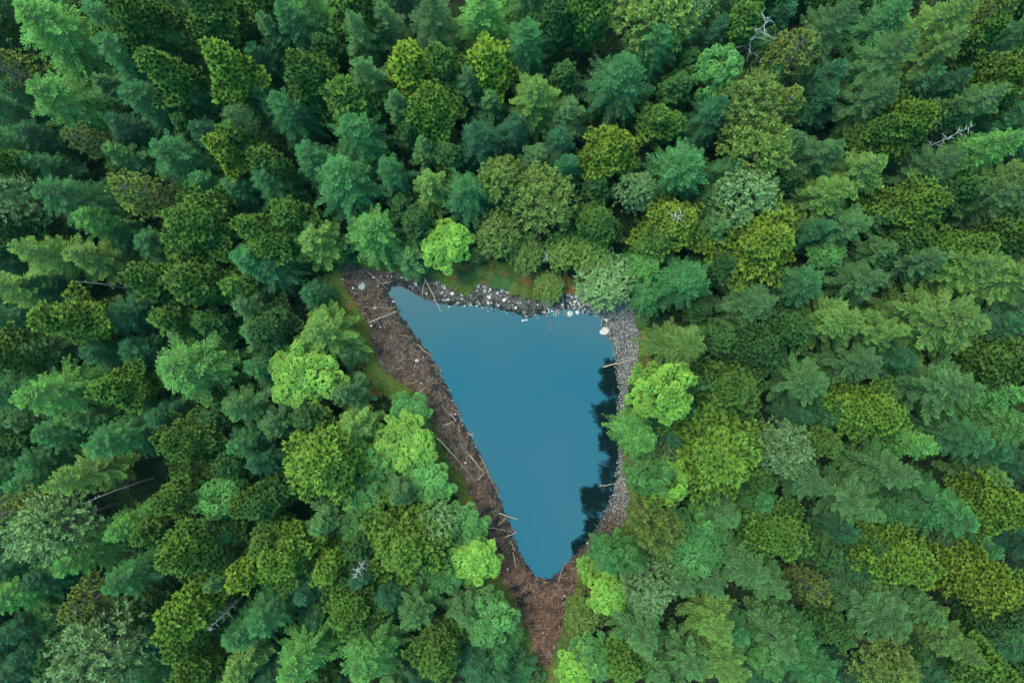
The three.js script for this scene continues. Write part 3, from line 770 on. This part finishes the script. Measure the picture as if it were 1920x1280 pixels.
// ---------------------------------------------------------------- boulders
function rock(seed, rx, ry, rz, detail = 2) {
  const g = new THREE.IcosahedronGeometry(1, detail), p = g.attributes.position, R = mulberry(seed), cuts = Array.from({ length: 9 }, () => [V(R() - 0.5, (R() - 0.35), R() - 0.5).normalize(), 0.62 + R() * 0.28]), v = V(0, 0, 0);
  for (let i = 0; i < p.count; i++) {
    v.fromBufferAttribute(p, i);
    for (const [n, d] of cuts) { const over = v.dot(n) - d; if (over > 0) v.addScaledVector(n, -over); }
    v.multiplyScalar(1 + 0.06 * noise.noise(v.x * 3 + seed, v.y * 3, v.z * 3)); p.setXYZ(i, v.x * rx, v.y * ry, v.z * rz);
  }
  g.computeVertexNormals(); return g;
}
const stoneTone = [[0.5, 0.5, 0.48], [0.3, 0.33, 0.35]].map((c) => new THREE.MeshStandardMaterial({ color: new THREE.Color().setRGB(...c), roughness: 0.9, map: grainTexture(63, 0.45, 64) }));
for (const [px, py, r, flat, tone, label] of [
  [680, 536, 0.62, 0.4, 1, 'grey slate slab lying on brown debris in the bank corner beyond the pond'],
  [1134, 621, 0.78, 0.8, 0, 'big white angular boulder at the waterline of the gravel beach'],
  [1068, 588, 0.5, 0.7, 0, 'larger of two cream boulders standing in the water'],
  [1083, 586, 0.36, 0.7, 0, 'smaller of two cream boulders standing in the water'],
  [848, 551, 0.36, 0.6, 0, 'pale rounded boulder on straw-coloured bank near the round lime tree'],
  [779, 531, 0.26, 0.6, 0, 'white stone beside the crossed bleached poles'],
  [754, 520, 0.25, 0.6, 0, 'white stone at the top of the dark bank near the pond corner'],
  [946, 562, 0.34, 0.6, 0, 'whitish boulder among dark stones on the broad end shore'],
  [909, 545, 0.28, 0.6, 1, 'grey boulder at the grassy upper rim of the stony shore'],
  [941, 544, 0.3, 0.6, 1, 'bluish grey boulder beside the green bank, near the whitish boulder'],
  [917, 557, 0.33, 0.6, 0, 'white boulder at the heart of the dark stony patch'],
  [1065, 552, 0.38, 0.5, 1, 'flat bluish boulder on the shore above the two cream boulders'],
  [1055, 571, 0.3, 0.6, 0, 'white stone just up the shore from the larger cream boulder'],
  [1137, 600, 0.32, 0.7, 0, 'upright white stone just above the big angular boulder'],
  [703, 577, 0.26, 0.6, 1, 'pale stone on the mossy side of the upper debris bank'],
  [697, 611, 0.22, 0.7, 0, 'white stone at the lower end of the pale straight pole'],
  [782, 676, 0.32, 0.5, 1, 'lichen-green flat stone on the widest part of the debris bank'],
  [800, 551, 0.2, 0.8, 0, 'white round stone at the foot of the short pale pole'],
  [927, 1009, 0.24, 0.6, 0, 'white stone on the narrow bank near the steep bleached stick'],
  [873, 867, 0.2, 0.6, 0, 'small white stone beside the long thin brown pole'],
  [1102, 1018, 0.22, 0.6, 1, 'bluish stone at the lower end of the gravel shore'],
]) {
  const [x, z] = survey(px, py), o = mesh('boulder', rock(px + py, r, r * flat, r * 0.82), stoneTone[tone]); o.name = numbered('boulder');
  o.position.set(x, Math.max(0.0, groundHeight(x, z)) + r * flat * 0.3, z); o.rotation.y = px; tag(o, label, 'boulder'); place(o);
}
// ---------------------------------------------------------------- what nobody could count: pebbles, sticks, grass, undergrowth
function scatter(name, label, geometry, material, want, bounds, accept) {
  const R = mulberry(name.length * 991 + want), list = [];
  for (let tries = 0; list.length < want && tries < want * 30; tries++) {
    const x = lerp(bounds[0], bounds[2], R()), z = lerp(bounds[1], bounds[3], R()), it = accept(x, z, R); if (it) list.push([x, z, it]);
  }
  const m = new THREE.InstancedMesh(geometry, material, list.length), q = new THREE.Object3D(), c = new THREE.Color();
  list.forEach(([x, z, it], i) => { q.position.set(x, it.y, z); q.rotation.set(it.rx ?? 0, it.ry, it.rz ?? 0, 'YXZ'); q.scale.set(...it.s); q.updateMatrix(); m.setMatrixAt(i, q.matrix); m.setColorAt(i, c.setRGB(...it.c)); });
  m.name = name; m.castShadow = m.receiveShadow = true; m.userData.kind = 'stuff'; m.userData.label = label; return place(m);
}
const white = (rough = 0.9) => new THREE.MeshPhysicalMaterial({ specularIntensity: 0.3, color: 0xffffff, roughness: rough, vertexColors: false, side: THREE.DoubleSide });
const shoreBounds = [-26, -13, 20, 46];
scatter('pebbles', 'white and grey pebbles strewn along the stony shore', rock(3, 1, 0.7, 0.8, 1), white(), 15000, shoreBounds, (x, z, R) => {
  const s = stoniness(x, z), p = 0.02 + s; if (R() > p) return null;
  if (signed(BANK, x, z) > 0.25 + R() * 0.5 * s) return null;
  const d = shoreDistance(x, z); if (d < -0.35 * R() - (s > 0.5 && x < 8 && x > -4 ? 0.9 * R() * R() : 0)) return null;
  if (fbm(x, z, 0.7, 2) + fbm(x, z + 33, 2.2, 2) < -0.05 + R() * 0.3 && x < 11) return null;
  const beach = x > 11, r = beach ? 0.03 + 0.07 * Math.pow(R(), 3) : 0.03 + 0.15 * Math.pow(R(), 4), g = beach ? lerp(0.05, 0.32, Math.pow(R(), 1.7)) : lerp(0.03, 0.5, Math.pow(R(), 2.6)), w = R() * 0.06;
  return { y: Math.max(-0.02, groundHeight(x, z, d)) + r * 0.15, ry: R() * 6.3, rx: R() - 0.5, s: [r * (1 + R() * 0.5), r, r], c: R() < 0.15 ? [g, g * 0.78, g * 0.66] : [g * (0.87 + w), g * 0.97, g * (1.1 - w * 1.5)] };
});
scatter('driftwood_debris', 'brown twigs and bark washed up along the driftwood bank', limb([V(-0.5, 0, 0), V(0, 0.02, 0.03), V(0.5, 0, 0)], [0.5, 0.45, 0.25].map((v) => v * 0.06), 4), white(), 20000, shoreBounds, (x, z, R) => {
  const bank = signed(BANK, x, z); if (bank > -0.1 + R() * 0.3) return null;
  if (R() < stoniness(x, z) * 0.93) return null;
  const d = shoreDistance(x, z); if (d < -0.15 + R() * 0.2) return null;
  if (fbm(x, z + 9, 1.0, 3) + R() * 0.5 < 0.2) return null;
  if (d < 0.9 && R() < 0.5) return null;
  const l = 0.16 + 1.0 * Math.pow(R(), 4), pale = R() < 0.12, k = pale ? 0.2 + R() * 0.18 : 0.02 + 0.17 * R() * R(), th = pale ? 0.35 + R() * 0.3 : 0.5 + R() * 0.9;
  return { y: Math.max(0.01, groundHeight(x, z, d)) + 0.03 + R() * 0.06, ry: R() * 6.3 , rz: (R() - 0.5) * 0.35, s: [l, th, th], c: pale ? [k, k * 0.9, k * 0.78] : z > 28 ? [k * 1.35, k * 0.78, k * 0.6] : [k * 1.1, k * 0.78, k * 0.68] };
});
function tuft(seed, n, h, spread, wid) {
  const R = mulberry(seed), L = new Leaves();
  for (let k = 0; k < n; k++) { const a = R() * 6.28, d = V(Math.cos(a) * spread, 0.8, Math.sin(a) * spread).normalize(), o = V(Math.cos(a) * 0.08 * R(), 0, Math.sin(a) * 0.08 * R()), kk = 0.7 + R() * 0.6; L.blade(o, d, V(-d.x, 1.2, -d.z).normalize(), h * (0.6 + R() * 0.6), wid, tint([0.8, 0.85, 0.8], kk), tint([1.1, 1.1, 1], kk)); }
  return L.geometry();
}
const tuftMaterial = new THREE.MeshPhysicalMaterial({ specularIntensity: 0.15, color: 0xffffff, vertexColors: true, roughness: 0.75, side: THREE.DoubleSide });
scatter('grass', 'mossy grass and heather on the margin of the bank', tuft(11, 16, 0.42, 0.9, 0.06), tuftMaterial, 11000, [-27, -13, 21, 48], (x, z, R) => {
  if (signed(BANK, x, z) < 0.05 + R() * 0.3) return null;
  const moss = signed(MOSS, x, z); if (moss > R() * 1.5) return null;
  const py = z / METRES + 640, px = x / METRES + 960, n = fbm(x, z, 1.1, 3), rusty = n + fbm(x + 50, z, 3, 2) > (py < 720 && px > 830 ? 0.12 : 0.55);
  const c = rusty ? (R() < 0.55 ? [0.15, 0.066, 0.03] : [0.14, 0.11, 0.05]) : [[0.06, 0.1, 0.022], [0.085, 0.11, 0.022], [0.04, 0.085, 0.026]][Math.floor(R() * 3)], s = 0.55 + R() * 0.8;
  return { y: groundHeight(x, z), ry: R() * 6.3, s: [s, s * 0.8, s], c: c.map((v) => v * (0.75 + R() * 0.5)) };
});
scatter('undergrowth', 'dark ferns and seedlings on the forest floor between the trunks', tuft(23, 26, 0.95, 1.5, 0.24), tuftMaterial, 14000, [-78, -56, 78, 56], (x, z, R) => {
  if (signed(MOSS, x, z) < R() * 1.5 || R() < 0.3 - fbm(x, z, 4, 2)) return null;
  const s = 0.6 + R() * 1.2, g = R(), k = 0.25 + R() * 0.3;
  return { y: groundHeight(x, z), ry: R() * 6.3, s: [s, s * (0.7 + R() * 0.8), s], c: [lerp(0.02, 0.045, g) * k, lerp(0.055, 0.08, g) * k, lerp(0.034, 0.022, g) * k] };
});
scene.traverse((o) => { if (o.isMesh) o.castShadow = o.receiveShadow = true; });
renderer.render(scene, camera);
